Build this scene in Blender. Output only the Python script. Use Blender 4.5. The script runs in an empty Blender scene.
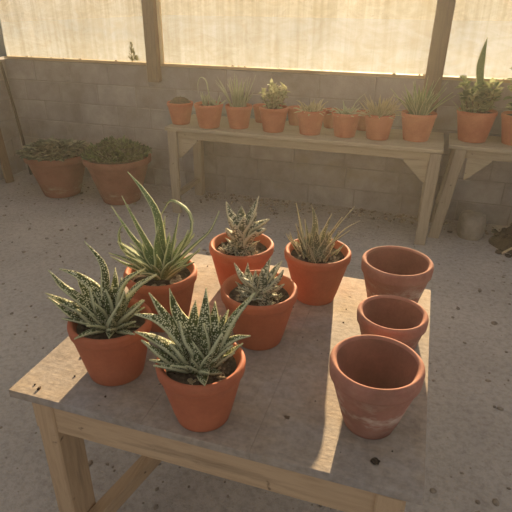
import bpy, bmesh, math, random
from mathutils import Vector, Matrix, noise
PI = math.pi
sc = bpy.context.scene
COL = sc.collection
rnd = random.Random(7)

# ------------------------------------------------------------------ camera
FPX, PITCH, YAW, ROLL, EYE = 513.9, .4603, .3068, .01, Vector((0, 0, 1.5))
F = Vector((-math.sin(YAW)*math.cos(PITCH), math.cos(YAW)*math.cos(PITCH), -math.sin(PITCH)))
R0 = Vector((math.cos(YAW), math.sin(YAW), 0)); U0 = R0.cross(F)
R = R0*math.cos(ROLL) + U0*math.sin(ROLL); U = U0*math.cos(ROLL) - R0*math.sin(ROLL)
cam = bpy.data.cameras.new('camera'); co = bpy.data.objects.new('camera', cam); COL.objects.link(co)
cam.sensor_width = 36; cam.lens = 36*FPX/512; cam.clip_start = .02
co.matrix_world = Matrix(((R.x, U.x, -F.x, 0), (R.y, U.y, -F.y, 0), (R.z, U.z, -F.z, 1.5), (0, 0, 0, 1)))
sc.camera = co

def at(u, v, Y):                       # a point of the place, seen at (u,v), standing at depth Y
    d = F + R*((u-256)/FPX) - U*((v-256)/FPX)
    return EYE + d*(Y/d.y)

# ------------------------------------------------------------------ materials
def lin(c):
    return tuple(((x/12.92) if x <= .04045 else ((x+.055)/1.055)**2.4) for x in [k/255 for k in c]) + (1,)

class NT:
    def __init__(s, name):
        s.m = bpy.data.materials.new(name); s.m.use_nodes = True
        s.t = s.m.node_tree; s.t.nodes.clear()
        s.out = s.n('ShaderNodeOutputMaterial')
    def n(s, k, **kw):
        a = s.t.nodes.new(k)
        for i, v in kw.items(): setattr(a, i, v)
        return a
    def l(s, a, b): s.t.links.new(a, b)
    def noise(s, vec, scale, detail=5, rough=.6, dist=0):
        a = s.n('ShaderNodeTexNoise'); a.inputs['Scale'].default_value = scale; a.inputs['Detail'].default_value = detail
        a.inputs['Roughness'].default_value = rough; a.inputs['Distortion'].default_value = dist
        if vec is not None: s.l(vec, a.inputs['Vector'])
        return a.outputs['Fac']
    def ramp(s, fac, stops):
        a = s.n('ShaderNodeValToRGB'); e = a.color_ramp.elements
        while len(e) < len(stops): e.new(.5)
        for i, (p, c) in enumerate(stops):
            e[i].position = p; e[i].color = c if len(c) == 4 else tuple(c)+(1,)
        s.l(fac, a.inputs['Fac']); return a.outputs['Color']
    def rampf(s, fac, a, b):
        return s.ramp(fac, [(a, (0, 0, 0, 1)), (b, (1, 1, 1, 1))])
    def mix(s, fac, a, b, mode='MIX'):
        k = s.n('ShaderNodeMix', data_type='RGBA', blend_type=mode)
        for sock, v in ((k.inputs[0], fac), (k.inputs[6], a), (k.inputs[7], b)):
            if hasattr(v, 'links'): s.l(v, sock)
            else: sock.default_value = v
        return k.outputs[2]
    def math(s, op, a, b=0.0):
        k = s.n('ShaderNodeMath', operation=op)
        for sock, v in ((k.inputs[0], a), (k.inputs[1], b)):
            if hasattr(v, 'links'): s.l(v, sock)
            else: sock.default_value = v
        return k.outputs[0]
    def map(s, vec, scale=(1, 1, 1), loc=(0, 0, 0)):
        k = s.n('ShaderNodeMapping'); k.inputs['Scale'].default_value = scale; k.inputs['Location'].default_value = loc
        s.l(vec, k.inputs['Vector']); return k.outputs['Vector']
    def obj(s): return s.n('ShaderNodeTexCoord').outputs['Object']
    def pos(s): return s.n('ShaderNodeNewGeometry').outputs['Position']
    def bump(s, h, strength=.3, dist=.01):
        k = s.n('ShaderNodeBump'); k.inputs['Strength'].default_value = strength; k.inputs['Distance'].default_value = dist
        s.l(h, k.inputs['Height']); return k.outputs['Normal']
    def bsdf(s, col, rough=.8, normal=None, spec=.3, sub=0):
        b = s.n('ShaderNodeBsdfPrincipled')
        if hasattr(col, 'links'): s.l(col, b.inputs['Base Color'])
        else: b.inputs['Base Color'].default_value = col
        if hasattr(rough, 'links'): s.l(rough, b.inputs['Roughness'])
        else: b.inputs['Roughness'].default_value = rough
        b.inputs['Specular IOR Level'].default_value = spec
        if normal is not None: s.l(normal, b.inputs['Normal'])
        s.b = b
        return b.outputs[0]
    def done(s, sh): s.l(sh, s.out.inputs['Surface']); return s.m

def mat_terracotta(name, base, dark, seed=0, dusty=0.0, rough=.72):
    k = NT(name); p = k.map(k.obj(), loc=(seed*3.1, seed*1.7, seed))
    info = k.n('ShaderNodeObjectInfo').outputs['Random']
    c = k.ramp(k.noise(p, 9, 6), [(.3, lin(dark)), (.62, lin(base))])
    c = k.mix(k.math('MULTIPLY', info, .35), c, lin((int(base[0]*.92), int(base[1]*.82), int(base[2]*.78))))
    fine = k.noise(p, 120, 3)
    c = k.mix(.18, c, k.ramp(fine, [(.3, (.35, .3, .28, 1)), (.7, (1, 1, 1, 1))]), 'MULTIPLY')
    if dusty:
        z = k.n('ShaderNodeSeparateXYZ'); k.l(k.obj(), z.inputs[0])
        n1 = k.rampf(k.noise(k.map(p, (1, 1, 1.8)), 14, 7, .68), .46, .62)
        band = k.math('ADD', k.math('MULTIPLY', k.math('ABSOLUTE', k.math('SUBTRACT', z.outputs[2], .078)), -16.0), 1.0)
        band = k.math('MAXIMUM', band, .07)
        c = k.mix(k.math('MULTIPLY', k.math('MULTIPLY', n1, band), dusty), c, lin((205, 182, 160)))
        n2 = k.rampf(k.noise(p, 6, 6), .56, .75)
        c = k.mix(k.math('MULTIPLY', n2, .35), c, lin((120, 96, 76)))
    nm = k.bump(k.noise(p, 90, 4), .18, .004)
    return k.done(k.bsdf(c, rough, nm, .25))

def mat_soil(name, a, b):
    k = NT(name); p = k.obj()
    c = k.ramp(k.noise(p, 60, 6, .7), [(.3, lin(a)), (.7, lin(b))])
    return k.done(k.bsdf(c, .95, k.bump(k.noise(p, 150, 4), .8, .006), .1))

def mat_wood(name, a, b, axis=0, dark=(70, 52, 38), stain=.5, grey=None):
    k = NT(name); p = k.obj()
    s = [14, 14, 14]; s[axis] = 1.2
    g = k.noise(k.map(p, tuple(s)), 3.2, 8, .65, .6)
    c = k.ramp(g, [(.28, lin(a)), (.5, lin(b)), (.72, lin(a))])
    isl = k.n('ShaderNodeNewGeometry').outputs['Random Per Island']
    c = k.mix(k.math('MULTIPLY', isl, .25), c, lin(a))
    if grey:
        c = k.mix(k.rampf(k.noise(p, 3.5, 6, .65), .30, .62), c, lin(grey))
    st = k.rampf(k.noise(k.map(p, tuple(x*.25 for x in s)), 6, 7, .7), .56, .72)
    c = k.mix(k.math('MULTIPLY', st, stain), c, lin(dark))
    sp = k.rampf(k.noise(p, 32, 3, .5), .70, .76)
    c = k.mix(k.math('MULTIPLY', sp, .7), c, lin(dark))
    return k.done(k.bsdf(c, .78, k.bump(g, .25, .004), .25))

def mat_leaf(name, base, deep, spot, margin, scale=26, amount=.9, thr=(.18, .34), edge=(.80, .93), stretch=1.0, rough=.62, thin=.0):
    k = NT(name)
    uv = k.n('ShaderNodeUVMap', uv_map='metric').outputs[0]
    ed = k.n('ShaderNodeUVMap', uv_map='edge').outputs[0]
    x = k.n('ShaderNodeSeparateXYZ'); k.l(ed, x.inputs[0])
    c = k.mix(k.noise(k.obj(), 14, 3), lin(deep), lin(base))
    v = k.n('ShaderNodeTexVoronoi'); v.inputs['Scale'].default_value = scale; v.inputs['Randomness'].default_value = .55
    k.l(k.map(uv, (stretch, 1, 1)), v.inputs['Vector'])
    d = k.ramp(v.outputs['Distance'], [(thr[0], (1, 1, 1, 1)), (thr[1], (0, 0, 0, 1))])
    c = k.mix(k.math('MULTIPLY', d, amount), c, lin(spot))
    e = k.rampf(x.outputs[0], *edge)
    c = k.mix(k.math('MULTIPLY', e, .85), c, lin(margin))
    tipf = k.rampf(x.outputs[1], .86, 1.0)
    c = k.mix(k.math('MULTIPLY', tipf, .6), c, lin(margin))
    sh = k.bsdf(c, rough, k.bump(d, .35, .002), .15)
    if thin:
        t = k.n('ShaderNodeBsdfTranslucent'); k.l(c, t.inputs[0])
        m = k.n('ShaderNodeMixShader'); m.inputs[0].default_value = thin; k.l(sh, m.inputs[1]); k.l(t.outputs[0], m.inputs[2]); sh = m.outputs[0]
    return k.done(sh)

def mat_foliage(name, cols, scale=1.0, thin=.3):
    k = NT(name)
    r = k.n('ShaderNodeNewGeometry').outputs['Random Per Island']
    n = len(cols)
    c = k.ramp(r, [((i+.5)/n, lin(q)) for i, q in enumerate(cols)])
    sh = k.bsdf(c, .6, None, .3)
    t = k.n('ShaderNodeBsdfTranslucent'); k.l(c, t.inputs[0])
    m = k.n('ShaderNodeMixShader'); m.inputs[0].default_value = thin
    k.l(sh, m.inputs[1]); k.l(t.outputs[0], m.inputs[2])
    return k.done(m.outputs[0])

def mat_block(name, cols):
    k = NT(name); p = k.pos()
    r = k.n('ShaderNodeNewGeometry').outputs['Random Per Island']
    c = k.ramp(r, [(0, lin(cols[0])), (.5, lin(cols[1])), (1, lin(cols[2]))])
    c = k.mix(.75, c, k.ramp(k.noise(p, 3.5, 8, .7), [(.3, (.5, .48, .45, 1)), (.65, (1, 1, 1, 1))]), 'MULTIPLY')
    c = k.mix(k.rampf(k.noise(p, 1.6, 7, .65), .58, .72), c, lin((150, 138, 120)))
    return k.done(k.bsdf(c, .95, k.bump(k.noise(p, 70, 6), .5, .008), .1))

def mat_ground():
    k = NT('sandy earth'); p = k.pos()
    c = k.ramp(k.noise(p, 1.1, 8, .62), [(.35, lin((172, 161, 149))), (.65, lin((196, 184, 170)))])
    c = k.mix(.5, c, k.ramp(k.noise(p, 38, 8, .75), [(.32, (.40, .36, .33, 1)), (.55, (1, 1, 1, 1))]), 'MULTIPLY')
    c = k.mix(k.rampf(k.noise(p, 130, 3, .6), .58, .72), c, lin((190, 172, 150)))
    c = k.mix(k.rampf(k.noise(p, 17, 3, .55), .69, .75), c, lin((96, 82, 70)))
    h = k.math('ADD', k.noise(p, 14, 8, .72), k.math('MULTIPLY', k.noise(p, 80, 4, .7), .5))
    return k.done(k.bsdf(c, .95, k.bump(h, .75, .022), .12))

def mat_tabletop():
    k = NT('weathered grey tabletop boards'); p = k.obj()
    g = k.noise(k.map(p, (1.3, 12, 14)), 3, 8, .68, .5)
    c = k.ramp(g, [(.3, lin((148, 134, 118))), (.7, lin((186, 166, 140)))])
    c = k.mix(k.rampf(k.noise(p, 4.0, 7, .68), .34, .62), c, lin((160, 150, 140)))
    c = k.mix(.6, c, k.ramp(k.noise(p, 60, 6, .7), [(.3, (.5, .48, .46, 1)), (.6, (1, 1, 1, 1))]), 'MULTIPLY')
    c = k.mix(.45, c, k.ramp(k.noise(p, 5, 8, .7), [(.36, (.62, .55, .48, 1)), (.6, (1, 1, 1, 1))]), 'MULTIPLY')
    c = k.mix(k.rampf(k.noise(p, 19, 4, .6), .685, .725), c, lin((80, 64, 48)))
    c = k.mix(k.math('MULTIPLY', k.rampf(k.noise(k.map(p, (5, 1, 1), (.3, .1, 0)), 5, 5, .6), .62, .75), .4), c, lin((112, 98, 84)))
    return k.done(k.bsdf(c, .8, k.bump(k.math('ADD', g, k.noise(p, 70, 4)), .3, .004), .2))

def mat_sheet():
    k = NT('dusty polythene sheet'); p = k.pos()
    n1 = k.noise(k.map(p, (1, 1, .6)), 2.2, 8, .65, .5)
    streak = k.noise(k.map(p, (34, 1, 1.1)), 1.0, 5, .62, .15)
    crease = k.noise(k.map(p, (3, 1, 7)), 2.0, 6, .7, 1.2)
    c = k.ramp(n1, [(.33, lin((222, 216, 200))), (.66, lin((248, 244, 234)))])
    c = k.mix(.75, c, k.ramp(streak, [(.34, lin((210, 200, 176))), (.6, (1, 1, 1, 1))]), 'MULTIPLY')
    c = k.mix(.6, c, k.ramp(crease, [(.35, lin((206, 194, 168))), (.6, (1, 1, 1, 1))]), 'MULTIPLY')
    specks = k.rampf(k.noise(p, 42, 3, .5), .68, .74)
    c = k.mix(k.math('MULTIPLY', specks, .4), c, lin((150, 130, 96)))
    c2 = k.mix(1.0, c, (.5, .5, .5, 1), 'MULTIPLY')
    t = k.n('ShaderNodeBsdfTranslucent'); k.l(c2, t.inputs[0])
    d = k.n('ShaderNodeBsdfDiffuse'); k.l(c, d.inputs[0])
    m = k.n('ShaderNodeMixShader'); m.inputs[0].default_value = .25
    k.l(t.outputs[0], m.inputs[1]); k.l(d.outputs[0], m.inputs[2])
    tr = k.n('ShaderNodeBsdfTransparent'); k.l(k.mix(.8, (1, 1, 1, 1), c), tr.inputs[0])
    m2 = k.n('ShaderNodeMixShader')
    k.l(k.ramp(crease, [(.3, (.78, .78, .78, 1)), (.7, (.92, .92, .92, 1))]), m2.inputs[0])
    k.l(m.outputs[0], m2.inputs[1]); k.l(tr.outputs[0], m2.inputs[2])
    return k.done(m2.outputs[0])

def mat_plain(name, a, b, scale=20, rough=.9, bump=.4, spec=.2):
    k = NT(name); p = k.obj()
    c = k.ramp(k.noise(p, scale, 6, .65), [(.3, lin(a)), (.7, lin(b))])
    return k.done(k.bsdf(c, rough, k.bump(k.noise(p, scale*3, 4), bump, .006), spec))

# ------------------------------------------------------------------ object helpers
def obj(name, bm, m, parent=None, smooth=True, loc=None):
    me = bpy.data.meshes.new(name); bm.normal_update(); bm.to_mesh(me); bm.free()
    o = bpy.data.objects.new(name, me); COL.objects.link(o)
    me.materials.append(m)
    if smooth:
        for p in me.polygons: p.use_smooth = True
    if parent is not None: o.parent = parent
    if loc is not None: o.location = loc
    return o
def tag(o, label, cat, group=None, kind=None):
    o['label'] = label; o['category'] = cat
    if group: o['group'] = group
    if kind: o['kind'] = kind
    return o
def thing(name, label, cat, loc=(0, 0, 0), rz=0, group=None):
    o = bpy.data.objects.new(name, None); COL.objects.link(o); o.empty_display_size = .05
    o.location = loc; o.rotation_euler = (0, 0, rz)
    return tag(o, label, cat, group)
def struct(o): o['kind'] = 'structure'; return o

def box(bm, lo, hi, bev=0.0, M=None, seg=1):
    vs = [bm.verts.new((x, y, z)) for x in (lo[0], hi[0]) for y in (lo[1], hi[1]) for z in (lo[2], hi[2])]
    fs = [bm.faces.new([vs[i] for i in q]) for q in ((0, 1, 3, 2), (4, 6, 7, 5), (0, 4, 5, 1), (2, 3, 7, 6), (0, 2, 6, 4), (1, 5, 7, 3))]
    if bev:
        es = list({e for f in fs for e in f.edges})
        r = bmesh.ops.bevel(bm, geom=es, offset=bev, segments=seg, affect='EDGES', profile=.6)
        vs = list({v for f in r['faces'] for v in f.verts} | {v for v in vs if v.is_valid})
    if M is not None:
        for v in vs: v.co = M @ v.co
    return vs
def bar(bm, a, b, w, t, bev=.003, up=Vector((0, 1, 0))):
    a = Vector(a); b = Vector(b); d = (b-a); L = d.length; d.normalize()
    s = d.cross(up).normalized(); n = s.cross(d).normalized()
    M = Matrix(((s.x, n.x, d.x, a.x), (s.y, n.y, d.y, a.y), (s.z, n.z, d.z, a.z), (0, 0, 0, 1)))
    return box(bm, (-w/2, -t/2, 0), (w/2, t/2, L), bev, M)
def lathe(bm, prof, seg=64, jit=0.0, seed=0):
    rings = []
    for i, (r, z) in enumerate(prof):
        ring = []
        for j in range(seg):
            a = 2*PI*j/seg
            q = 1 + jit*noise.noise(Vector((math.cos(a)*1.5+seed, math.sin(a)*1.5, z*14)))
            ring.append(bm.verts.new((r*q*math.cos(a), r*q*math.sin(a), z)))
        rings.append(ring)
    for a, b in zip(rings, rings[1:]):
        for j in range(seg):
            bm.faces.new((a[j], a[(j+1) % seg], b[(j+1) % seg], b[j]))
    bm.faces.new(list(reversed(rings[0]))); bm.faces.new(rings[-1])
    return rings
def pot_profile(Rr, r, h, lip, out=.006, th=.010, depth=None):
    # base up the outside, round the lip, down the inside to the bottom
    d = (.018 if depth is None else depth)
    zl = h-lip
    rl = lambda z: r + (Rr-out-r)*min(z/zl, 1)
    ri = lambda z: (r-th)+(Rr-.0165-(r-th))*(z-d)/(h-d)
    P = [(r-.006, 0), (r-.001, .0015), (r, .006)]
    for t in (.2, .4, .6, .8, .97): P.append((rl(zl*t), zl*t))
    P += [(rl(zl)+.001, zl), (rl(zl)+out*.75, zl+.004), (Rr-.001, zl+.010), (Rr, h-.010), (Rr-.001, h-.005), (Rr-.0045, h-.001), (Rr-.008, h),
          (Rr-.0115, h-.0015), (Rr-.0145, h-.006)]
    for t in (.85, .6, .35): P.append((ri(d+(h-d)*t), d+(h-d)*t))
    P += [(r-th, d+.004), (r-th-.006, d), (.004, d)]
    return P
def soil_bm(Rs, z, amp=.006, seed=0, mound=.004, n=26, rings=10):
    bm = bmesh.new(); c = bm.verts.new((0, 0, z+mound)); prev = None
    for i in range(1, rings+1):
        rr = Rs*i/rings; ring = []
        for j in range(n*2):
            a = PI*j/n; x, y = rr*math.cos(a), rr*math.sin(a)
            dz = amp*noise.noise(Vector((x*45+seed, y*45, seed))) + .5*amp*noise.noise(Vector((x*130, y*130+seed, 1)))
            ring.append(bm.verts.new((x, y, z+mound*(1-(i/rings)**2)+dz*(1 if i < rings else .3))))
        for j in range(n*2):
            if prev: bm.faces.new((prev[j], ring[j], ring[(j+1) % (2*n)], prev[(j+1) % (2*n)]))
            else: bm.faces.new((c, ring[j], ring[(j+1) % (2*n)]))
        prev = ring
    rs = random.Random(seed+3)
    for q in range(int(26*Rs/.09)):
        a = rs.uniform(0, 2*PI); rr = Rs*.9*math.sqrt(rs.random()); s = rs.uniform(.0018, .0048)
        lump(bm, (rr*math.cos(a), rr*math.sin(a), z+mound*.5+s*.3), s, rs)
    return bm
def lump(bm, p, s, rs, sub=1):
    ret = bmesh.ops.create_icosphere(bm, subdivisions=sub, radius=1)
    k = Vector((rs.uniform(.7, 1.3), rs.uniform(.7, 1.3), rs.uniform(.5, .9)))
    o = Vector((rs.random()*50, 0, 0))
    for v in ret['verts']:
        c = v.co.copy(); v.co = Vector((c.x*k.x, c.y*k.y, c.z*k.z))*s*(1+.35*noise.noise(c*1.6+o)) + Vector(p)

# ---- succulent leaves: tapered, keeled, channelled blades along a curve
def spline(P, N):
    P = [Vector(p) for p in P]; P = [P[0]*2-P[1]] + P + [P[-1]*2-P[-2]]; out = []
    ns = len(P)-3
    for i in range(N+1):
        x = ns*i/N; k = min(int(x), ns-1); t = x-k; a, b, c, d = P[k:k+4]
        out.append(.5*((2*b)+(c-a)*t+(2*a-5*b+4*c-d)*t*t+(3*b-a-3*c+d)*t**3))
    return out
def layers(bm): return bm.loops.layers.uv.new('metric'), bm.loops.layers.uv.new('edge')
def leaf(bm, L, pts, width, thick, belly=.25, power=1.4, base=.75, N=14, dirn=None, channel=.10, roll=0.0, face=0.0):
    S = spline(pts, N); K = 10
    h = S[-1]-S[0]; h.z = 0
    if h.length < .012: h = Vector((math.cos(rnd.random()*7), math.sin(rnd.random()*7), 0))
    h.normalize()
    if dirn is not None: h = Vector((math.cos(dirn), math.sin(dirn), 0))
    Z = Vector((0, 0, 1)); rings = []; ln = 0.0; uv0 = rnd.random()*50
    for i, p in enumerate(S):
        T = (S[min(i+1, N)]-S[max(i-1, 0)]).normalized()
        s_, c_ = T.z, T.dot(h)
        n = h*(-s_)+Z*c_
        n = n-T*n.dot(T)
        if n.length < 1e-4: n = -h
        n.normalize()
        if face: n = n+Vector((.1, -.7, .55))*face; n = n-T*n.dot(T); n.normalize()
        side = T.cross(n).normalized()
        if roll: n = Matrix.Rotation(roll, 3, T) @ n; side = T.cross(n).normalized()
        if i: ln += (p-S[i-1]).length
        s = i/N
        w = base+(1-base)*math.sin(min(1, s/belly)*PI/2) if s < belly else (1-((s-belly)/(1-belly))**power)
        w = max(w, .03)
        hw = width/2*w; ht = thick*(.25+.75*w)
        ring = []
        for j in range(K):
            a = 2*PI*j/K; x = math.cos(a); y = math.sin(a)
            yy = (ht*.40*y - ht*channel*(1-x*x)) if y > 0 else ht*.75*y
            v = bm.verts.new(p+side*(hw*x)+n*yy)
            ring.append((v, (hw*x*10 + (0 if y >= 0 else 7)+uv0, ln*10), (abs(x), s)))
        rings.append(ring)
    tip = bm.verts.new(S[-1]+(S[-1]-S[-2]).normalized()*width*.06); tp = (tip, (uv0, ln*10), (1, 1))
    def face(q):
        f = bm.faces.new([e[0] for e in q])
        for lp, e in zip(f.loops, q): lp[L[0]].uv = e[1]; lp[L[1]].uv = e[2]
    for a, b in zip(rings, rings[1:]):
        for j in range(K): face((a[j], a[(j+1) % K], b[(j+1) % K], b[j]))
    for j in range(K): face((rings[-1][j], rings[-1][(j+1) % K], tp))
    face(list(reversed(rings[0])))

def radial_leaf(bm, L, c, az, elev, length, width, thick, curve=.5, start=.008, **kw):
    d = Vector((math.cos(az), math.sin(az), 0)); P = [Vector(c)+d*start]; e = elev; p = P[0].copy(); n = 4
    for i in range(n):
        p = p+(d*math.cos(e)+Vector((0, 0, 1))*math.sin(e))*(length/n); P.append(p.copy()); e -= curve/n
    leaf(bm, L, P, width, thick, dirn=az, **kw)

def quad_leaf(bm, p, d, up, l, w):                      # a small folded leaf of six faces
    d = d.normalized(); s = d.cross(up)
    if s.length < 1e-3: s = d.cross(Vector((1, 0, 0)))
    s.normalize(); n = s.cross(d)
    f = .22*w
    b = bm.verts.new(p); t = bm.verts.new(p+d*l)
    m1 = bm.verts.new(p+d*l*.35); m2 = bm.verts.new(p+d*l*.7)
    A = [bm.verts.new(p+d*l*q+s*w*k+n*f) for q, k in ((.3, .45), (.65, .40))]
    B = [bm.verts.new(p+d*l*q-s*w*k+n*f) for q, k in ((.3, .45), (.65, .40))]
    for q in ((b, A[0], m1), (m1, A[0], A[1], m2), (m2, A[1], t), (b, m1, B[0]), (m1, m2, B[1], B[0]), (m2, t, B[1])): bm.faces.new(q)
def tube(bm, pts, r0, r1, N=12, K=7):
    S = spline(pts, N); rings = []
    for i, p in enumerate(S):
        T = (S[min(i+1, N)]-S[max(i-1, 0)]).normalized()
        a = T.cross(Vector((.31, .9, .2))).normalized(); b = T.cross(a); r = r0+(r1-r0)*i/N
        rings.append([bm.verts.new(p+(a*math.cos(2*PI*j/K)+b*math.sin(2*PI*j/K))*r) for j in range(K)])
    for x, y in zip(rings, rings[1:]):
        for j in range(K): bm.faces.new((x[j], x[(j+1) % K], y[(j+1) % K], y[j]))
    bm.faces.new(list(reversed(rings[0]))); bm.faces.new(rings[-1])

# ------------------------------------------------------------------ materials used
M_POT = mat_terracotta('orange terracotta', (182, 104, 70), (160, 86, 57))
M_POT_BENCH = mat_terracotta('bench terracotta', (198, 118, 84), (172, 94, 66), 2)
M_POT_OLD = mat_terracotta('old bleached terracotta', (172, 116, 96), (130, 84, 68), 4, .95, .88)
M_POT_IN = mat_terracotta('bare clay with painted inner shade', (150, 98, 78), (116, 74, 58), 8, 0, .9)  # clay without lime, coloured darker to stand for shadow inside the pots
M_POT_BIG = mat_terracotta('dull red planter', (150, 92, 74), (124, 74, 58), 6, .25, .8)
M_SOIL = mat_soil('potting soil', (40, 32, 26), (92, 76, 60))
M_BLOCK = mat_block('grey concrete block', ((158, 149, 142), (164, 155, 147), (172, 163, 155)))
M_MORTAR = mat_plain('mortar', (138, 129, 120), (152, 143, 133), 12)
M_GROUND = mat_ground()
M_TOP = mat_tabletop()
M_WOODX = mat_wood('bare pine rail', (166, 136, 102), (190, 160, 124), 0, grey=None, stain=.55)
M_WOODY = mat_wood('bare pine side rail', (160, 130, 98), (186, 156, 120), 1, stain=.5)
M_WOODZ = mat_wood('bare pine leg', (164, 134, 100), (188, 158, 122), 2, stain=.5)
M_BENX = mat_wood('silvered bench board', (154, 138, 112), (174, 158, 130), 0, stain=.4)
M_BENY = mat_wood('silvered bench rail', (132, 116, 94), (154, 136, 114), 1, stain=.4)
M_BENZ = mat_wood('silvered bench leg', (142, 126, 104), (164, 148, 124), 2, stain=.4)
M_POST = mat_wood('dusty post', (108, 90, 72), (130, 110, 88), 2, stain=.3)
M_SHEET = mat_sheet()

# ------------------------------------------------------------------ setting
TZ, BZ, WY, SILL, LX = .628, .6695, 3.985, 1.04, -3.64
bm = bmesh.new()
NX, NY = 150, 110
gv = [[None]*(NY+1) for _ in range(NX+1)]
for i in range(NX+1):
    for j in range(NY+1):
        x = -4.2+6.6*i/NX; y = -.6+4.75*j/NY
        z = .006*noise.noise(Vector((x*2.2, y*2.2, 0)))+.004*noise.noise(Vector((x*9, y*9, 3)))-.004
        gv[i][j] = bm.verts.new((x, y, z))
for i in range(NX):
    for j in range(NY): bm.faces.new((gv[i][j], gv[i+1][j], gv[i+1][j+1], gv[i][j+1]))
struct(obj('floor', bm, M_GROUND))
bm = bmesh.new()
vs = [bm.verts.new(p) for p in ((-30, 4.25, -.03), (30, 4.25, -.03), (30, 60, -.03), (-30, 60, -.03))]; bm.faces.new(vs)
k = NT('outside ground with painted glow'); p = k.pos(); sx = k.n('ShaderNodeSeparateXYZ'); k.l(p, sx.inputs[0])
yy = k.math('ADD', k.math('DIVIDE', sx.outputs[1], 60.0), k.math('MULTIPLY', k.noise(p, .3, 5), .1))
cc = k.ramp(yy, [(.22, lin((150, 156, 160))), (.45, lin((126, 134, 144)))])  # glow behind the sheet put into colour: paler near, sky-matched far
struct(obj('ground', bm, k.done(k.bsdf(cc, 1, None, 0))))

def block_wall(name, length, height, thick, M, seed):
    rs = random.Random(seed); bm = bmesh.new(); rows = 6; bh = height/rows; bl = .375
    for r in range(rows):
        x = -(bl*.5 if r % 2 else 0)-rs.uniform(0, .05)
        while x < length:
            w = bl*rs.choice((1, 1, 1, .85, 1.1)); a, b = max(0, x), min(length, x+w)
            if b-a > .04:
                d = rs.uniform(0, .003)
                box(bm, (a+.0035, d, r*bh+.0035), (b-.0035, thick, (r+1)*bh-.0035), .004)
            x += w
    for v in bm.verts:
        q = M @ v.co; v.co = q
    w = struct(obj(name, bm, M_BLOCK, smooth=False))
    bm = bmesh.new(); box(bm, (0, .0055, 0), (length, thick-.012, height-.005))
    for v in bm.verts: v.co = M @ v.co
    obj('mortar', bm, M_MORTAR, w, False)
    return w
block_wall('wall_back', 5.8, SILL, .2, Matrix.Translation((LX-.2, WY, -.02)), 3)
Ml = Matrix.Translation((LX, 1.9, -.02)) @ Matrix(((0, -1, 0, 0), (1, 0, 0, 0), (0, 0, 1, 0), (0, 0, 0, 1)))
block_wall('wall_left', 2.083, SILL, .2, Ml, 5)

# sill strip with crumbs of mortar
bm = bmesh.new(); zt = SILL-.02
box(bm, (LX, WY-.012, zt+.001), (1.96, WY+.05, zt+.022), .003)
rs = random.Random(11)
for i in range(34):
    lump(bm, (rs.uniform(-3.5, 1.2), WY+rs.uniform(-.004, .03), zt+.024), rs.uniform(.004, .011), rs)
struct(obj('trim_1', bm, mat_wood('sill strip', (170, 146, 112), (196, 172, 134), 0), smooth=False))

# timber posts of the frame
for i, (xa, xb, wd) in enumerate(((-2.137, -2.143, .10), (.026, .05, .115), (1.9, 1.9, .1))):
    bm = bmesh.new()
    zb = .90 if i == 0 else .70
    bar(bm, (xa, WY-.034, zb), (xb, WY-.034, 2.42), wd, .06, .004)
    struct(obj('trim_%d' % (i+2), bm, M_POST, smooth=False))
bm = bmesh.new(); box(bm, (LX, WY-.06, 2.36), (1.96, WY+.06, 2.48), .004)
struct(obj('trim_5', bm, M_POST, smooth=False))
bm = bmesh.new(); box(bm, (-2.078, WY-.03, zt+.024), (-2.055, WY+.002, 2.36), .003)
struct(obj('trim_6', bm, mat_wood('pale batten', (196, 172, 130), (214, 190, 146), 2, stain=.2), smooth=False))

# plastic sheeting between the posts
for i, (a, b) in enumerate(((LX+.01, -2.14), (-2.14, .03), (.03, 1.94))):
    bm = bmesh.new(); n, m = 60, 30; g = []
    for p in range(n+1):
        c = []
        for q in range(m+1):
            x = a+(b-a)*p/n; z = zt+.02+(2.38-zt)*q/m
            e = min(1, 6*min(p, n-p)/n)
            c.append(bm.verts.new((x, WY+.012+.02*e*(1+noise.noise(Vector((x*2.3, z*1.2, i))))*.5+.004*e*noise.noise(Vector((x*9, z*5, i+3))), z)))
        g.append(c)
    for p in range(n):
        for q in range(m): bm.faces.new((g[p][q], g[p+1][q], g[p+1][q+1], g[p][q+1]))
    struct(obj('window_%d' % (i+1), bm, M_SHEET))

# blue-grey tarpaulin above the left wall
bm = bmesh.new(); g = []
for p in range(31):
    g.append([[bm.verts.new((LX+.062-.012*k+.012*noise.noise(Vector((p*.3, q*.5, 0))), 1.95+2.0*p/30, zt+.026+1.28*q/12)) for q in range(13)] for k in (0, 1)])
for k in (0, 1):
    for p in range(30):
        for q in range(12):
            f = (g[p][k][q], g[p+1][k][q], g[p+1][k][q+1], g[p][k][q+1]); bm.faces.new(f if k == 0 else f[::-1])
tag(obj('tarpaulin', bm, mat_plain('blue grey tarpaulin', (84, 96, 104), (104, 116, 122), 4, .6)), 'blue-grey tarpaulin above the low left wall, at the far left corner', 'tarpaulin')

# ------------------------------------------------------------------ potting table
X0, X1, Y0, Y1 = -.885, .110, .763, 1.622
tb = thing('potting_table', 'weathered wooden potting table in the foreground, grey top and bare pine apron', 'table', ((X0+X1)/2, (Y0+Y1)/2, 0))
ox, oy = (X0+X1)/2, (Y0+Y1)/2
bm = bmesh.new(); hx, hy = (X1-X0)/2, (Y1-Y0)/2
ed = [-hx, -.13, .135, hx]
for a, b in zip(ed, ed[1:]):
    box(bm, (a+.0001, -hy, TZ-.022), (b-.0001, hy, TZ), .0014, seg=2)
obj('tabletop', bm, M_TOP, tb, False)
ins = .035
bm = bmesh.new(); box(bm, (-hx+.05, -hy+.012, TZ-.118), (hx-.03, -hy+.036, TZ-.0225), .003); obj('apron', bm, M_WOODX, tb, False)
bm = bmesh.new(); box(bm, (-hx+.05, hy-.036, TZ-.118), (hx-.03, hy-.012, TZ-.0225), .003); obj('apron', bm, M_WOODX, tb, False)
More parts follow.
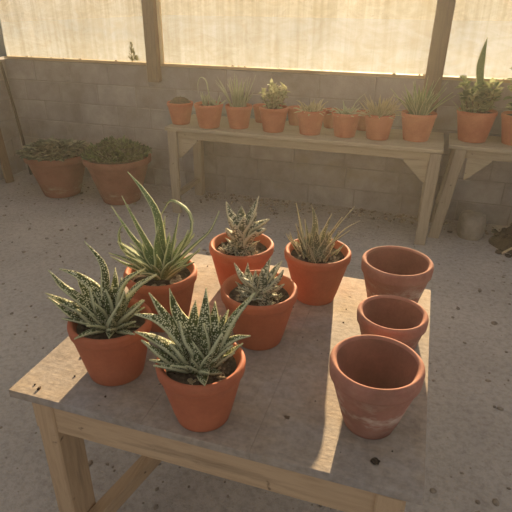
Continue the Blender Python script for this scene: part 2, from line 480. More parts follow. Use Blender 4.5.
for s in (-1, 1):
    bm = bmesh.new(); xx = s*(hx-.062); box(bm, (xx-.011, -hy+.037, TZ-.118), (xx+.011, hy-.037, TZ-.0225), .003); obj('apron', bm, M_WOODY, tb, False)
for s in (-1, 1):
    for t in (-1, 1):
        bm = bmesh.new()
        xa = s*(hx-.062); ya = t*(hy-.032)
        if s < 0 and t < 0:
            box(bm, (-hx+.060, -hy+.006, .0), (-hx+.116, -hy+.1, TZ-.0225), .004)
        else:
            box(bm, (xa-.028, ya-.03, 0), (xa+.028, ya+.03, TZ-.0225), .004)
        obj('leg', bm, M_WOODZ, tb, False)
bm = bmesh.new(); bar(bm, (-.752-ox, .80-oy, .13), (-.60-ox, 1.577-oy, .13), .042, .055, .003, Vector((0, 0, 1))); obj('stretcher', bm, M_WOODY, tb, False)
bm = bmesh.new(); box(bm, (-hx+.091, hy-.044, .10), (hx-.091, hy-.022, .16), .003); obj('stretcher', bm, M_WOODX, tb, False)

# ------------------------------------------------------------------ staging benches at the back wall
def bench(x0, x1, y0, y1, label, legs, gussets, rz=0.0):
    t = thing('staging_bench', label, 'bench', (x0, y0, 0), rz, 'staging benches along the back wall')
    W, D = x1-x0, y1-y0
    bm = bmesh.new(); n = 3
    for i in range(n):
        a, b = D*i/n, D*(i+1)/n; e = rnd.uniform(-.008, .006)
        box(bm, (0+e, a+.002, BZ-.026), (W+e, b-.002, BZ-rnd.uniform(0, .0015)), .003)
    obj('bench_top', bm, M_BENX, t, False)
    for ya in (.035, D-.055):
        bm = bmesh.new(); box(bm, (.04, ya, BZ-.086), (W-.04, ya+.022, BZ-.027), .003); obj('apron', bm, M_BENX, t, False)
    for (xt, xb) in legs:
        for ya in (.006, D-.08):
            bm = bmesh.new(); M = Matrix.Identity(4)
            vs = box(bm, (-.036, ya, 0), (.036, ya+.028 if ya < .1 else ya+.06, BZ-.027), .003)
            for v in vs: v.co.x += xb+(xt-xb)*v.co.z/BZ
            obj('leg', bm, M_BENZ, t, False)
        bm = bmesh.new(); box(bm, (xb-.018, .036, .12), (xb+.018, D-.082, .16), .003); obj('stretcher', bm, M_BENY, t, False)
    for (gx, s) in gussets:
        bm = bmesh.new()
        pr = [(0, BZ-.087), (s*.15, BZ-.087), (s*.15, BZ-.1), (s*.02, BZ-.225), (0, BZ-.235)]
        A = [bm.verts.new((gx+p[0], .037, p[1])) for p in pr]; B = [bm.verts.new((gx+p[0], .055, p[1])) for p in pr]
        bm.faces.new(A); bm.faces.new(B[::-1])
        for i in range(5): bm.faces.new((A[i], B[i], B[(i+1) % 5], A[(i+1) % 5]))
        bmesh.ops.recalc_face_normals(bm, faces=bm.faces)
        obj('brace', bm, M_BENX, t, False)
    return t
bench(-1.79, .158, 3.405, 3.925, 'long weathered bench against the back wall carrying a row of eight terracotta pots', ((.05, .05), (1.905, 1.893)), ((.086, 1), (1.86, -1)))
bench(.197, 1.75, 3.56, 3.94, 'bench at the right edge, partly out of frame, with a splayed front leg', ((.075, -.005), (1.5, 1.5)), ((.12, 1),), math.radians(-1.0))

# ------------------------------------------------------------------ potted plants on the table
def pot_thing(name, label, cat, x, y, z0, Rr, r, h, m, lip=.030, soil=.022, rz=0, seed=0, group=None, mound=.004, seg=64, soilm=None, jit=.004, drop=None):
    t = thing(name, label, cat, (x, y, z0), rz, group)
    bm = bmesh.new(); lathe(bm, pot_profile(Rr, r, h, lip), seg, jit, seed)
    obj('pot', bm, m, t)
    if soil is not None:
        zs = h-soil; rs_ = (r-.010)+(Rr-.0165-(r-.010))*(zs-.018)/(h-.018)+.001
        obj('soil', soil_bm(rs_, zs, .006, seed, mound), soilm or M_SOIL, t)
    return t

def grow(t, px, m, W, T, seed, name='rosette', extra=None, base_r=.02, soil_z=None, **kw):
    """leaves seen in the photo: [(points...), dY at tip, width factor]; each point is (u,v) as seen, at a depth in front of or behind the pot's centre"""
    o = t.location; bm = bmesh.new(); L = layers(bm); rs = random.Random(seed)
    for pts, dy, wf in px:
        n = len(pts); P = []
        tip = at(pts[-1][0], pts[-1][1], o.y+dy)-o
        d = Vector((tip.x, tip.y, 0)); d = d.normalized() if d.length > .01 else Vector((0, 1, 0))
        P.append(Vector((d.x*base_r, d.y*base_r, soil_z-.004)))
        for i, (u, v) in enumerate(pts):
            P.append(at(u, v, o.y+dy*((i+1)/n)**1.2)-o)
        leaf(bm, L, P, W*wf, T*min(1.3, wf**.6), **kw)
    if extra: extra(bm, L, rs)
    ob = obj(name, bm, m, t)
    return ob

ML_DARK = mat_leaf('dark spotted leaf', (94, 100, 52), (52, 60, 30), (214, 210, 172), (208, 204, 158), 20, .95, (.31, .48), (.80, .93), stretch=1.1, thin=.06)
ML_LONG = mat_leaf('long pale-edged leaf', (126, 140, 92), (92, 108, 68), (198, 200, 152), (214, 212, 166), 17, .75, (.2, .36), (.78, .93), thin=.12)
ML_ZEBRA = mat_leaf('silver banded leaf', (112, 114, 88), (78, 82, 62), (214, 208, 182), (206, 198, 166), 17, .95, (.34, .52), stretch=.5, thin=.1)
ML_TUFT = mat_leaf('grey toothed leaf', (136, 132, 98), (96, 96, 70), (216, 204, 168), (216, 202, 162), 18, .85, (.25, .42), (.74, .92), thin=.12)
M_DRY = mat_leaf('dried leaf', (170, 150, 112), (130, 108, 78), (190, 170, 130), (196, 176, 138), thin=.2)

GP = 'potted succulents on the potting table'
# front centre pot
t = pot_thing('potted_haworthia', 'frontmost potted succulent at the table edge, dark leaves thick with white dots', 'potted plant', -.393, .842, TZ, .100, .063, .161, M_POT, seed=1, group=GP)
def fill_dark(n, z, lo, hi, w):
    def f(bm, L, rs):
        for i in range(n):
            az = i*2.399+rs.random()*.5
            radial_leaf(bm, L, (0, 0, z-.004), az, rs.uniform(.35, 1.2), rs.uniform(lo, hi), w*rs.uniform(.8, 1.05), .015, rs.uniform(-.1, .5), .016)
    return f
grow(t, [
 (((183, 339), (164, 314), (149.4, 293)), -.01, 1.0),
 (((180, 338), (158, 319), (134.6, 314)), -.04, 1.05),
 (((178, 353), (156, 339), (135.5, 331.6)), -.055, 1.1),
 (((176, 362), (160, 353), (142, 340)), -.07, 1.0),
 (((189, 333), (176, 311), (169.7, 288.8)), .03, 1.1),
 (((196, 335), (194, 318), (195.6, 300)), .05, 1.05),
 (((204, 335), (205, 314), (206, 288)), .045, 1.1),
 (((212, 335), (214, 318), (215, 302)), .055, 1.0),
 (((220, 342), (233, 317.5), (254.5, 293)), .02, 1.1),
 (((218, 352), (232, 339), (250, 335.6)), .0, .85),
 (((214, 340), (221, 326), (228, 310)), .04, 1.05),
 (((196, 352), (186, 338), (180, 322)), -.02, 1.2),
 (((204, 352), (205, 340), (203, 324)), -.02, 1.2),
 (((210, 358), (216, 344), (222, 333)), -.03, 1.1),
 (((188, 362), (178, 350), (170, 344)), -.05, 1.15),
 (((200, 366), (199, 356), (193, 342)), -.04, 1.15),
], ML_DARK, .033, .018, 3, soil_z=.139, extra=fill_dark(26, .139, .06, .115, .028), power=1.7, belly=.3, face=.45)
def dry(t, z, pts, seed):
    bm = bmesh.new(); L = layers(bm); rs = random.Random(seed)
    for (az, r0, ln, w) in pts:
        c = Vector((math.cos(az)*r0, math.sin(az)*r0, z))
        radial_leaf(bm, L, c, az+rs.uniform(-1.2, 1.2), .15, ln, w, .003, .25, .0)
    obj('dead_leaves', bm, M_DRY, t)
dry(t, .141, ((-1.2, .045, .03, .010), (-1.7, .05, .026, .012), (-.5, .055, .024, .008)), 1)

# left front pot
t = pot_thing('potted_haworthia', 'potted succulent nearest the left end of the table, dark dotted leaves arching left', 'potted plant', -.671, .919, TZ, .104, .070, .163, M_POT, seed=2, group=GP, rz=.4)
t.rotation_euler = (0, 0, 0)
grow(t, [
 (((105.6, 290), (102.5, 264), (84.4, 241)), .01, .75),
 (((102.5, 297), (81, 277), (59.4, 268.5)), .0, .95),
 (((88, 305), (63, 286), (48.5, 270)), -.015, .85),
 (((88, 313), (65, 302), (45.5, 293)), -.03, .9),
 (((86, 320), (71, 314), (48, 297)), -.045, .9),
 (((113, 300), (115, 285), (115, 268)), .05, .9),
 (((117, 302), (124, 281), (145, 268)), .02, .95),
 (((119, 310), (134, 288), (156, 274)), -.01, 1.1),
 (((95, 305), (85, 290), (76, 275)), .03, 1.0),
 (((100, 310), (95, 300), (90, 287)), -.02, 1.25),
 (((110, 310), (109, 300), (104, 286)), .0, 1.2),
 (((116, 316), (121, 305), (124, 291)), -.03, 1.2),
 (((122, 318), (133, 309), (144, 300)), -.03, 1.0),
 (((104, 320), (100, 310), (95, 303)), -.05, 1.2),
 (((112, 322), (116, 312), (121, 300)), -.055, 1.15),
 (((95, 322), (84, 315), (76, 309)), -.05, 1.1),
], ML_DARK, .033, .018, 5, soil_z=.141, extra=fill_dark(28, .141, .06, .115, .028), power=1.6, belly=.3, face=.45)

# tall pot behind
t = pot_thing('potted_aloe', 'tallest table plant, long whip-like pale-edged leaves curling over the pot', 'potted plant', -.661, 1.171, TZ, .106, .071, .173, M_POT, seed=3, group=GP)
grow(t, [
 (((161, 250), (157, 215), (143, 190), (128, 172)), .02, 1.0),
 (((154, 258), (138, 227), (122, 196)), .04, .8),
 (((154, 262), (133, 238), (111.5, 206)), .0, .85),
 (((146, 268), (124, 250), (119, 237), (121, 227), (126, 224)), -.02, .5),
 (((146, 272), (126, 264), (110.5, 256)), -.05, .6),
 (((176, 258), (192, 232), (190, 213), (179, 203), (170, 200.5), (165, 207), (160.5, 216)), .03, .5),
 (((176, 262), (195, 244), (210, 230), (219, 211)), .0, .6),
 (((178, 268), (189, 258), (200, 248)), -.05, .8),
 (((165, 255), (163, 236), (165, 216)), .05, .9),
 (((170, 256), (174, 238), (179, 214)), .05, .7),
 (((172, 262), (182, 244), (188, 230)), -.01, .9),
 (((160, 262), (157, 244), (158, 226)), -.03, 1.15),
 (((166, 265), (168, 250), (170, 236)), -.03, 1.1),
 (((150, 266), (140, 258), (133, 252)), -.05, .8),
 (((156, 270), (146, 256), (140, 240)), -.02, .9),
 (((174, 272), (184, 266), (194, 262)), -.06, .8),
], ML_LONG, .034, .014, 6, soil_z=.151, power=1.25, belly=.22, face=.4,
 extra=lambda bm, L, rs: [radial_leaf(bm, L, (0, 0, .148), i*2.4, rs.uniform(.8, 1.3), rs.uniform(.08, .17), .026, .011, .5, .018) for i in range(28)])
dry(t, .153, ((-1.3, .05, .03, .012), (-.9, .055, .03, .012), (-2.0, .05, .03, .008)), 4)

# back middle pot
t = pot_thing('potted_haworthia', 'small silver-banded upright succulent at the back of the table, in the middle', 'potted plant', -.502, 1.428, TZ, .106, .070, .169, M_POT, seed=4, group=GP, soil=.026)
def offs(z, spots):
    def f(bm, L, rs):
        for (x, y, s, n) in spots:
            for i in range(n):
                radial_leaf(bm, L, (x, y, z-.004), i*2.399+rs.random(), rs.uniform(.5, 1.25), s*rs.uniform(.7, 1.1), s*.36, s*.13, rs.uniform(-.3, .3), .004, power=1.7, belly=.35)
    return f
grow(t, [
 (((238, 228), (231, 215), (226.5, 202)), .0, .95),
 (((246, 226), (252, 212), (258.5, 196.5)), .02, 1.0),
 (((242, 228), (241, 218), (241.5, 206)), .03, 1.0),
 (((250, 230), (259, 224), (269, 219)), -.01, .95),
 (((238, 234), (233, 224), (228, 216)), -.03, 1.0),
 (((246, 232), (251, 223), (256, 213)), -.02, 1.05),
 (((242, 236), (243, 226), (244, 216)), -.035, 1.1),
 (((250, 236), (258, 232), (266, 229)), -.035, .9),
 (((236, 238), (230, 233), (226, 228)), -.03, .9),
 (((240, 240), (237, 232), (235, 224)), -.045, .95),
 (((248, 241), (252, 235), (256, 231)), -.05, .9),
], ML_ZEBRA, .046, .020, 8, soil_z=.143, extra=offs(.143, ((-.035, -.035, .040, 16), (.04, -.03, .036, 16), (.01, -.05, .034, 14), (0, 0, .075, 22))), power=2.0, belly=.4, face=.4)

# middle centre pot
t = pot_thing('potted_haworthia', 'potted succulent at the centre of the table, short pale twisted leaves in a loose clump', 'potted plant', -.362, 1.175, TZ, .107, .067, .167, M_POT, seed=5, group=GP, soil=.03, mound=.008)
grow(t, [
 (((250, 285), (241, 275), (234.5, 263)), -.01, .8),
 (((255, 284), (248, 276), (248, 263)), .02, .8),
 (((262, 282), (265, 271), (271, 257)), .02, .95),
 (((266, 283), (273, 272), (281.5, 261)), .01, 1.0),
 (((268, 286), (277, 279), (283, 270)), -.02, 1.0),
 (((256, 288), (249, 282), (241, 277)), -.04, .85),
 (((262, 288), (263, 279), (262, 268)), -.03, .9),
 (((258, 290), (255, 282), (256, 271)), -.03, .9),
 (((266, 290), (272, 285), (277, 279)), -.045, .9),
 (((252, 291), (245, 288), (238, 287)), -.05, .7),
 (((270, 290), (277, 288), (284, 284)), -.03, .7),
 (((262, 293), (268, 290), (273, 287)), -.055, .8),
], ML_ZEBRA, .038, .017, 9, soil_z=.139, extra=offs(.141, ((.0, -.01, .072, 24), (.03, -.04, .034, 14), (-.03, -.03, .036, 14), (.05, .0, .028, 10))), power=1.8, belly=.35, face=.4)

# back right pot
t = pot_thing('potted_aloe', 'spiky grey-green potted succulent at the back, beside the empty pots', 'potted plant', -.256, 1.455, TZ, .106, .064, .171, M_POT, seed=6, group=GP, soil=.022)
def spikes(bm, L, rs):
    for i in range(44):
        a = rs.uniform(0, 2*PI); r0 = .055*math.sqrt(rs.random())
        radial_leaf(bm, L, (r0*math.cos(a), r0*math.sin(a), .145), a+rs.uniform(-.5, .5), rs.uniform(.9, 1.45), rs.uniform(.04, .085), rs.uniform(.011, .018), .006, rs.uniform(0, .4), .004)
grow(t, [
 (((303, 235), (300, 220), (296.5, 203)), -.01, 1.0),
 (((314, 236), (315, 220), (311.5, 204)), .01, 1.0),
 (((322, 238), (326, 226), (331.5, 214)), .0, 1.1),
 (((328, 240), (338, 225), (354.5, 206.5)), .02, .45),
 (((330, 246), (343, 230), (360, 220.5)), -.01, .4),
 (((326, 240), (334, 228), (342, 217)), -.02, .9),
 (((328, 246), (338, 238), (350, 230)), -.03, .8),
 (((305, 246), (300, 236), (296, 224)), -.03, 1.0),
 (((316, 248), (317, 238), (316, 228)), -.045, 1.3),
 (((308, 244), (307, 232), (305, 219)), .01, 1.0),
 (((321, 250), (325, 241), (328, 231)), -.05, 1.1),
 (((300, 248), (293, 240), (290, 232)), -.02, .8),
], ML_TUFT, .026, .010, 10, soil_z=.149, extra=spikes, power=1.4, base_r=.03)

# ------------------------------------------------------------------ empty old pots
def empty_pot(x, y, Rr, r, h, label, seed, lip, tilt=(0, 0, 0)):
    bm = bmesh.new(); lathe(bm, pot_profile(Rr, r, h, lip, .006, .011), 72, .006, seed)
    o = obj('terracotta_pot', bm, M_POT_OLD, None, True, (x, y, TZ)); o.data.materials.append(M_POT_IN)
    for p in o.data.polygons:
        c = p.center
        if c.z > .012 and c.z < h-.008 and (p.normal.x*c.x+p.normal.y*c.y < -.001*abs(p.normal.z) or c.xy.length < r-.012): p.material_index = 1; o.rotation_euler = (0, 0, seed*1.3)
    return tag(o, label, 'pot', 'empty terracotta pots on the right of the table')
empty_pot(-.011, 1.46, .107, .068, .172, 'empty terracotta pot farthest back of the three on the table, with thick rounded rim', 1, .040)
empty_pot(-.002, 1.199, .092, .058, .147, 'smallest empty terracotta pot, between the two larger empty pots', 2, .034)
empty_pot(-.019, .938, .102, .058, .176, 'large empty terracotta pot at the front right, whitish lime band round its body', 3, .042)

bm = bmesh.new(); lump(bm, (0, 0, .004), .0075, random.Random(2), 2)
tag(obj('soil_clod', bm, mat_soil('dark clod', (40, 34, 28), (70, 60, 50)), None, True, (.008, .822, TZ)), 'small dark clod of soil on the table in front of the limed empty pot', 'clod')
bm = bmesh.new(); rs = random.Random(21)
for i in range(46):
    x, y = rs.uniform(X0+.02, X1-.02), rs.uniform(Y0+.02, Y1-.02)
    if any((x-a)**2+(y-b)**2 < .0075 for a, b in ((-.393, .842), (-.671, .919), (-.661, 1.171), (-.502, 1.428), (-.362, 1.175), (-.256, 1.455), (-.011, 1.46), (-.002, 1.199), (-.019, .938))): continue
    lump(bm, (x, y, TZ+.0008), rs.uniform(.001, .0028), rs)
for x, y, s in ((-.815, .79, .006), (-.835, .80, .0035), (-.79, .93, .004), (-.80, 1.0, .003), (-.76, .86, .003)): lump(bm, (x, y, TZ+.001), s, rs)
tag(obj('soil_crumbs', bm, M_SOIL), 'scattered crumbs of dry soil on the tabletop', 'soil', kind='stuff')

# ------------------------------------------------------------------ pots on the benches
GB = 'potted plants on the long bench'
MB_PALE = mat_leaf('pale bench leaf', (176, 178, 142), (136, 144, 108), (216, 212, 178), (222, 216, 182), 14, .5, thin=.3)
MB_GREEN = mat_leaf('green bench leaf', (134, 146, 104), (98, 114, 76), (196, 196, 154), (206, 202, 160), 14, .5, thin=.3)
MB_CREAM = mat_leaf('cream tipped leaf', (190, 176, 136), (150, 136, 98), (222, 206, 166), (230, 212, 172), 14, .5, thin=.3)
MF_JADE = mat_foliage('jade leaves', ((112, 122, 84), (134, 142, 100), (166, 168, 124), (90, 104, 70)))
def bpot(x, y, Rr, r, h, label, name='potted_succulent', soil=.02, seed=0, z=BZ, group=GB, mound=.004):
    return pot_thing(name, label, 'potted plant', x, y, z, Rr, r, h, M_POT_BENCH, .028, soil, 0, seed, group, mound, 40)
def burst(t, m, z, n, el, ln, w, seed, r0=.03, curve=(0, .5), name='foliage', more=None):
    bm = bmesh.new(); L = layers(bm); rs = random.Random(seed)
    for i in range(n):
        a = i*2.399+rs.uniform(-.3, .3); rr = 1.25*r0*math.sqrt(rs.random())
        radial_leaf(bm, L, (rr*math.cos(a), rr*math.sin(a), z-.004), a+rs.uniform(-.4, .4), rs.uniform(*el), 1.25*rs.uniform(*ln), 1.35*w*rs.uniform(.75, 1.2), w*.4, rs.uniform(*curve), .004, N=8)
    if more: more(bm, L, rs)
    return obj(name, bm, m, t)
def jade(t, m, z, n, spread, height, lw, seed, name='foliage', stems=7):
    rs = random.Random(seed); bm = bmesh.new(); sb = bmesh.new()
    for s in range(stems):
        a = 2*PI*s/stems+rs.uniform(-.4, .4); hh = height*rs.uniform(.55, 1); sp = spread*rs.uniform(.2, 1)
        P = [Vector((math.cos(a)*sp*.5, math.sin(a)*sp*.5, z-.005)), Vector((math.cos(a)*sp*.85, math.sin(a)*sp*.85, z+hh*.55)), Vector((math.cos(a)*sp, math.sin(a)*sp, z+hh))]
        tube(sb, P, .004, .002, 6, 6); S = spline(P, 20)
        for i in range(n//stems):
            p = S[rs.randint(2, 20)]; b = rs.uniform(0, 2*PI); e = rs.uniform(-.2, 1.2)
            d = Vector((math.cos(b)*math.cos(e), math.sin(b)*math.cos(e), math.sin(e)))
            quad_leaf(bm, p, d, Vector((rs.uniform(-.3, .3), rs.uniform(-.3, .3), 1)), lw*rs.uniform(1.1, 1.9), lw*rs.uniform(.8, 1.2))
    obj('stem', sb, mat_plain('brown stem %d' % seed, (96, 80, 60), (126, 108, 82)), t)
    return obj(name, bm, m, t)

t = bpot(-1.73, 3.559, .098, .065, .158, 'leftmost pot on the long bench, only dark dry soil heaped above its rim', soil=.006, seed=21, mound=.042, name='soil_filled_pot')
t = bpot(-1.486, 3.522, .106, .075, .168, 'second pot on the long bench, pale leaf arching in a hoop over green clumps', seed=22)
o_ = t.location
def hoop(bm, L, rs):
    leaf(bm, L, [Vector((.03, -.01, .145)), at(208.5, 92, o_.y)-o_, at(206, 81, o_.y)-o_, at(201, 77.5, o_.y)-o_, at(198, 83, o_.y)-o_, at(198.3, 93, o_.y)-o_], .016, .005, N=24, power=2.5, dirn=0)
    for (x, y, h_, w) in ((-.025, .0, .11, .035), (-.04, .02, .085, .03)):
        for i in range(7):
            radial_leaf(bm, L, (x, y, .145), i*.9, 1.35, h_*rs.uniform(.7, 1), w*.6, .009, .1, .006, N=8)
    for i in range(22):
        a = rs.uniform(0, 2*PI)
        radial_leaf(bm, L, (.045+.02*math.cos(a), .0+.03*math.sin(a), .145), a, rs.uniform(.6, 1.4), rs.uniform(.05, .10), .014, .005, .3, .003, N=8)
burst(t, MB_PALE, .148, 4, (.3, .8), (.04, .06), .014, 31, more=hoop)
t = bpot(-1.274, 3.575, .099, .069, .162, 'third pot on the long bench, upright grassy tuft of narrow pale leaves', seed=23)
burst(t, MB_PALE, .142, 34, (1.05, 1.5), (.10, .20), .013, 32, .04, (-.1, .5))
t = bpot(-1.006, 3.556, .104, .072, .17, 'fourth pot on the long bench, bushy rounded mound of small fleshy leaves', seed=24)
jade(t, mat_foliage('pale jade', ((150, 152, 112), (176, 174, 134), (128, 136, 96), (196, 190, 152))), .15, 420, .10, .17, .026, 33, stems=20)
t = bpot(-.742, 3.565, .102, .071, .168, 'fifth pot on the long bench, spiky cream and rust-coloured rosettes', seed=25)
burst(t, MB_CREAM, .148, 46, (.3, 1.45), (.045, .088), .016, 34, .05, (.2, 1.2))
t = bpot(-.5, 3.579, .1, .071, .163, 'sixth pot on the long bench, low pale rosette with one longer leaf sticking out right', seed=26)
def side_leaf(bm, L, rs):
    o = Vector((-.5, 3.579, BZ)); leaf(bm, L, [Vector((.02, 0, .14)), at(356, 102, 3.56)-o, at(366, 92.5, 3.55)-o], .013, .004)
burst(t, MB_PALE, .143, 34, (.25, 1.2), (.06, .095), .016, 35, .03, (.2, 1.0), more=side_leaf)
t = bpot(-.277, 3.583, .102, .072, .169, 'seventh pot on the long bench, rounded bush of thin prickly pale leaves', seed=27)
burst(t, MB_CREAM, .149, 115, (.3, 1.5), (.06, .125), .012, 36, .05, (-.2, 1.0))
t = bpot(-.028, 3.637, .116, .083, .182, 'rightmost pot on the long bench, wide fan of long grey-green blades', name='potted_aloe', seed=28)
burst(t, MB_GREEN, .162, 34, (.75, 1.5), (.13, .225), .022, 37, .035, (-.05, .55))
# half hidden second row
GH = 'pots half hidden behind the bench row'
for i, (u, x, lab) in enumerate(((258, -1.17, 'terracotta pot half hidden behind the gap between the grassy tuft and the rounded bush'),
                   (326, -.64, 'terracotta pot half hidden behind the gap between the rust rosettes and low rosette'),
                   (362, -.405, 'terracotta pot half hidden behind the gap between the low rosette and prickly bush'),
                   (292, -.905, 'terracotta pot half hidden behind the gap between the rounded bush and rust rosettes'))):
    pot_thing('terracotta_pot', lab, 'pot', x, 3.82, BZ, .075, .052, .128, M_POT_BENCH, .026, .02, 0, 40+i, GH, .006, 32)

# right bench
GR = 'potted plants on the right bench'
t = bpot(.335, 3.75, .128, .089, .200, 'large pot on the right bench with bushy succulents and one tall spear leaf', seed=29, group=GR)
jade(t, MF_JADE, .18, 560, .15, .20, .034, 41, stems=24)
bm = bmesh.new(); L = layers(bm); o = t.location
leaf(bm, L, [Vector((.04, .02, .176)), at(480, 75, 3.78)-o, at(482.5, 56, 3.78)-o, at(487.5, 37, 3.78)-o], .050, .014, base=.5, belly=.45, power=1.6, dirn=1.6)
obj('spear_leaf', bm, MB_GREEN, t)
bm = bmesh.new(); L = layers(bm); rs = random.Random(5)
for i in range(30):
    a = rs.uniform(0, 2*PI); radial_leaf(bm, L, (-.06+.03*math.cos(a), -.03+.03*math.sin(a), .178), a, rs.uniform(.7, 1.4), rs.uniform(.07, .14), .017, .005, .3, .004, N=8)
obj('rosette', bm, MB_GREEN, t)
t = bpot(.605, 3.745, .122, .084, .193, 'pot cut by the right edge, branching jade plant with rounded leaves', seed=30, name='potted_jade', group=GR)
jade(t, MF_JADE, .175, 520, .13, .40, .044, 42, stems=16)

# ------------------------------------------------------------------ big planters on the ground
def planter(x, y, Rr, r, h, label, seed, fm, leafw, height, n, flat):
    t = thing('planter', label, 'planter', (x, y, 0), 0, 'large planters on the ground')
    bm = bmesh.new(); P = pot_profile(Rr, r, h, .055, .022, .02); lathe(bm, P, 64, .01, seed); obj('pot', bm, M_POT_BIG, t)
    zs = h-.035; rs_ = r+(Rr-.022-r)*zs/h-.026
    obj('soil', soil_bm(rs_, zs, .02, seed, .02), M_SOIL, t)
    rs = random.Random(seed); bm = bmesh.new()
    for i in range(n):
        a = rs.uniform(0, 2*PI); q = math.sqrt(rs.random()); rr = Rr*.94*q
        z = zs+.02+height*(1-.75*q*q)*rs.uniform(.15, 1)*(.8+.4*noise.noise(Vector((rr*math.cos(a)*9, rr*math.sin(a)*9, seed))))
        b = a+rs.uniform(-1.5, 1.5); e = rs.uniform(-.2, .6) if flat else rs.uniform(.0, 1.3)
        d = Vector((math.cos(b)*math.cos(e), math.sin(b)*math.cos(e), math.sin(e)))
        quad_leaf(bm, Vector((rr*math.cos(a), rr*math.sin(a), max(z, zs+.015 if q < .85 else h+.008))), d, Vector((rs.uniform(-.5, .5), rs.uniform(-.5, .5), 1)), leafw*rs.uniform(1.0, 2.0), leafw*rs.uniform(.7, 1.1))
    obj('foliage', bm, fm, t); return t
planter(-2.875, 3.52, .262, .150, .355, 'large terracotta planter farthest left on the ground, grey-green broad leaves', 51,
        mat_foliage('grey-green broad leaves', ((74, 82, 60), (98, 104, 80), (148, 148, 122), (58, 66, 46)), thin=.08), .044, .10, 1100, True)
planter(-2.31, 3.545, .272, .152, .375, 'large terracotta planter beside the bench, dense low bright-green foliage', 52,
        mat_foliage('dense green leaves', ((48, 72, 38), (62, 88, 48), (86, 112, 62), (38, 58, 30)), thin=.08), .026, .14, 2300, False)

# planks leaning in the left corner
bm = bmesh.new(); bar(bm, (-3.50, 3.60, .0), (-3.605, 3.66, .66), .09, .02, .002, Vector((1, 0, 0)))
tag(obj('plank', bm, mat_wood('brown plank', (112, 88, 66), (134, 108, 82), 2), smooth=False), 'brown weathered plank leaning against the left wall by the planters', 'plank')
bm = bmesh.new(); tube(bm, [(-3.48, 3.86, .0), (-3.53, 3.875, .5), (-3.61, 3.89, 1.0)], .014, .012)
tag(obj('pole', bm, mat_plain('dark pole', (62, 54, 46), (84, 72, 60))), 'thin dark pole leaning in the left corner of the block walls', 'pole')

# weeds on the sill
bm = bmesh.new(); rs = random.Random(61)
for (cx, hh, n) in ((0, .15, 120), (.035, .05, 40)):
    for i in range(n):
        z = hh*rs.random(); rr = .028*(1-z/hh)+.004; a = rs.uniform(0, 2*PI)
        quad_leaf(bm, Vector((cx+rr*.4*math.cos(a), rr*.4*math.sin(a), z)), Vector((math.cos(a), math.sin(a), .9)), Vector((0, 0, 1)), rr*1.0+.008, .009)
w = obj('sprig', bm, mat_foliage('sprig green', ((96, 98, 62), (116, 116, 76))), None, True, (-2.345, WY-.002, zt+.022))
tag(w, 'small dark pointed weed sprouting on the sill left of the post', 'weed')

# under the right bench
bm = bmesh.new(); lathe(bm, [(.085, 0), (.092, .01), (.096, .06), (.090, .13), (.082, .165), (.06, .175), (.01, .178)], 28, .10, 3)
tag(obj('stone', bm, mat_plain('rough grey stone', (124, 112, 98), (152, 140, 124), 16)), 'rough grey rounded stone standing behind the splayed bench leg', 'stone').location = (.44, 3.70, -.005)
bm = bmesh.new(); n = 60; g = []
for i in range(n+1):
    c = []
    for j in range(n+1):
        x = -.46+.92*i/n; y = -.25+.48*j/n; q = max(0, 1-(x/.46)**2-(y/.24)**2)*(1+.5*noise.noise(Vector((x*5, y*5, 8))))
        c.append(bm.verts.new((x, y, -.02+.27*max(q, 0)**.7*(1+.7*noise.noise(Vector((x*8, y*8, 2))))+.05*q*noise.noise(Vector((x*24, y*24, 5))))))
    g.append(c)
for i in range(n):
    for j in range(n): bm.faces.new((g[i][j], g[i+1][j], g[i+1][j+1], g[i][j+1]))
rs = random.Random(91)
for i in range(170):
    v = g[rs.randint(2, n-2)][rs.randint(2, n-2)].co
    lump(bm, (v.x, v.y, max(v.z, .0)), rs.uniform(.006, .03), rs)
tag(obj('soil_heap', bm, mat_soil('dark compost', (40, 33, 26), (70, 58, 46)), None, True, (1.02, 3.64, 0)), 'dark heap of old compost on the ground under the right bench', 'soil heap')
bm = bmesh.new(); tube(bm, [(0, 0, 0), (.13, .04, .09), (.27, .09, .17)], .008, .005)
tag(obj('stick', bm, mat_plain('pale stick', (176, 156, 124), (196, 178, 144)), None, True, (.60, 3.55, .155)), 'pale dry stick leaning on the compost heap under the right bench', 'stick').location = (.63, 3.44, .006)

# pebbles and clods on the earth
bm = bmesh.new(); rs = random.Random(71)
for i in range(1500):
    x, y = rs.uniform(-3.4, 1.7), rs.uniform(.3, 3.95)
    lump(bm, (x, y, -.003), min(.016, .0022+.0035*rs.expovariate(1)), rs, 1)
for i in range(260):
    lump(bm, (rs.uniform(-1.7, 1.4), 3.98-abs(rs.gauss(0, .14))-.02, 0), rs.uniform(.004, .018), rs, 1)
tag(obj('gravel', bm, mat_plain('earth clods', (112, 98, 84), (160, 144, 124), 40)), 'loose clods and gravel strewn over the sandy ground', 'gravel', kind='stuff')

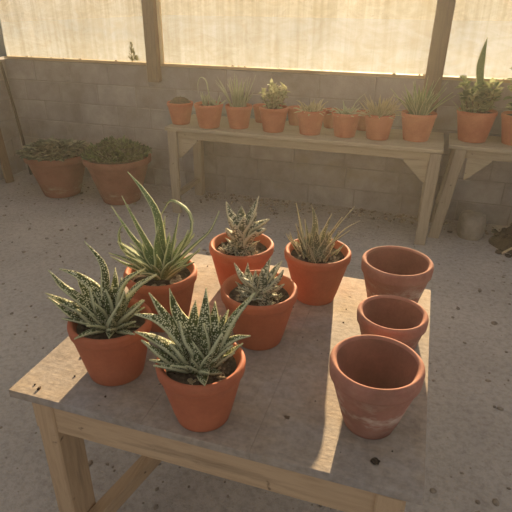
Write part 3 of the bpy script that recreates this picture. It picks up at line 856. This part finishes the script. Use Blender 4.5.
# ------------------------------------------------------------------ dust haze in the air
bm = bmesh.new(); box(bm, (-4.1, -.55, -.06), (2.3, 4.22, 2.6))
hz = obj('haze', bm, bpy.data.materials.new('dusty air'), smooth=False)
hm = hz.data.materials[0]; hm.use_nodes = True; nt = hm.node_tree; nt.nodes.clear()
ou = nt.nodes.new('ShaderNodeOutputMaterial'); vs_ = nt.nodes.new('ShaderNodeVolumeScatter')
vs_.inputs['Color'].default_value = (1, .9, .72, 1); vs_.inputs['Density'].default_value = .009; vs_.inputs['Anisotropy'].default_value = .5
nt.links.new(vs_.outputs[0], ou.inputs['Volume'])
tag(hz, 'warm dust haze hanging in the air of the yard', 'haze', kind='stuff')

# ------------------------------------------------------------------ light: low sun behind the sheet, open sky
sun = bpy.data.lights.new('sun', 'SUN'); so = bpy.data.objects.new('sun', sun); COL.objects.link(so)
el, az = math.radians(14.5), math.radians(4.0)
d = Vector((-math.sin(az)*math.cos(el), math.cos(az)*math.cos(el), math.sin(el)))
so.rotation_euler = d.to_track_quat('Z', 'Y').to_euler(); so.location = d*20
sun.energy = 27.0; sun.color = (1, .80, .54); sun.angle = math.radians(.9)
w = bpy.data.worlds.new('sky'); sc.world = w; w.use_nodes = True; nt = w.node_tree; nt.nodes.clear()
tc = nt.nodes.new('ShaderNodeTexCoord'); dp = nt.nodes.new('ShaderNodeVectorMath'); dp.operation = 'DOT_PRODUCT'; dp.inputs[1].default_value = d
cr = nt.nodes.new('ShaderNodeValToRGB'); bg = nt.nodes.new('ShaderNodeBackground'); wo = nt.nodes.new('ShaderNodeOutputWorld')
nt.links.new(tc.outputs['Generated'], dp.inputs[0]); nt.links.new(dp.outputs['Value'], cr.inputs[0])
e = cr.color_ramp.elements; e[0].position = .45; e[0].color = (.42, .435, .475, 1); e[1].position = .97; e[1].color = (.58, .50, .365, 1)
nt.links.new(cr.outputs[0], bg.inputs[0]); bg.inputs[1].default_value = 1.0; nt.links.new(bg.outputs[0], wo.inputs[0])

vs = sc.view_settings; vs.view_transform = 'Standard'; vs.look = 'None'; vs.gamma = 1; vs.use_curve_mapping = False; vs.exposure = 0.0
sc.cycles.use_denoising = True; sc.cycles.max_bounces = 10; sc.cycles.transparent_max_bounces = 12
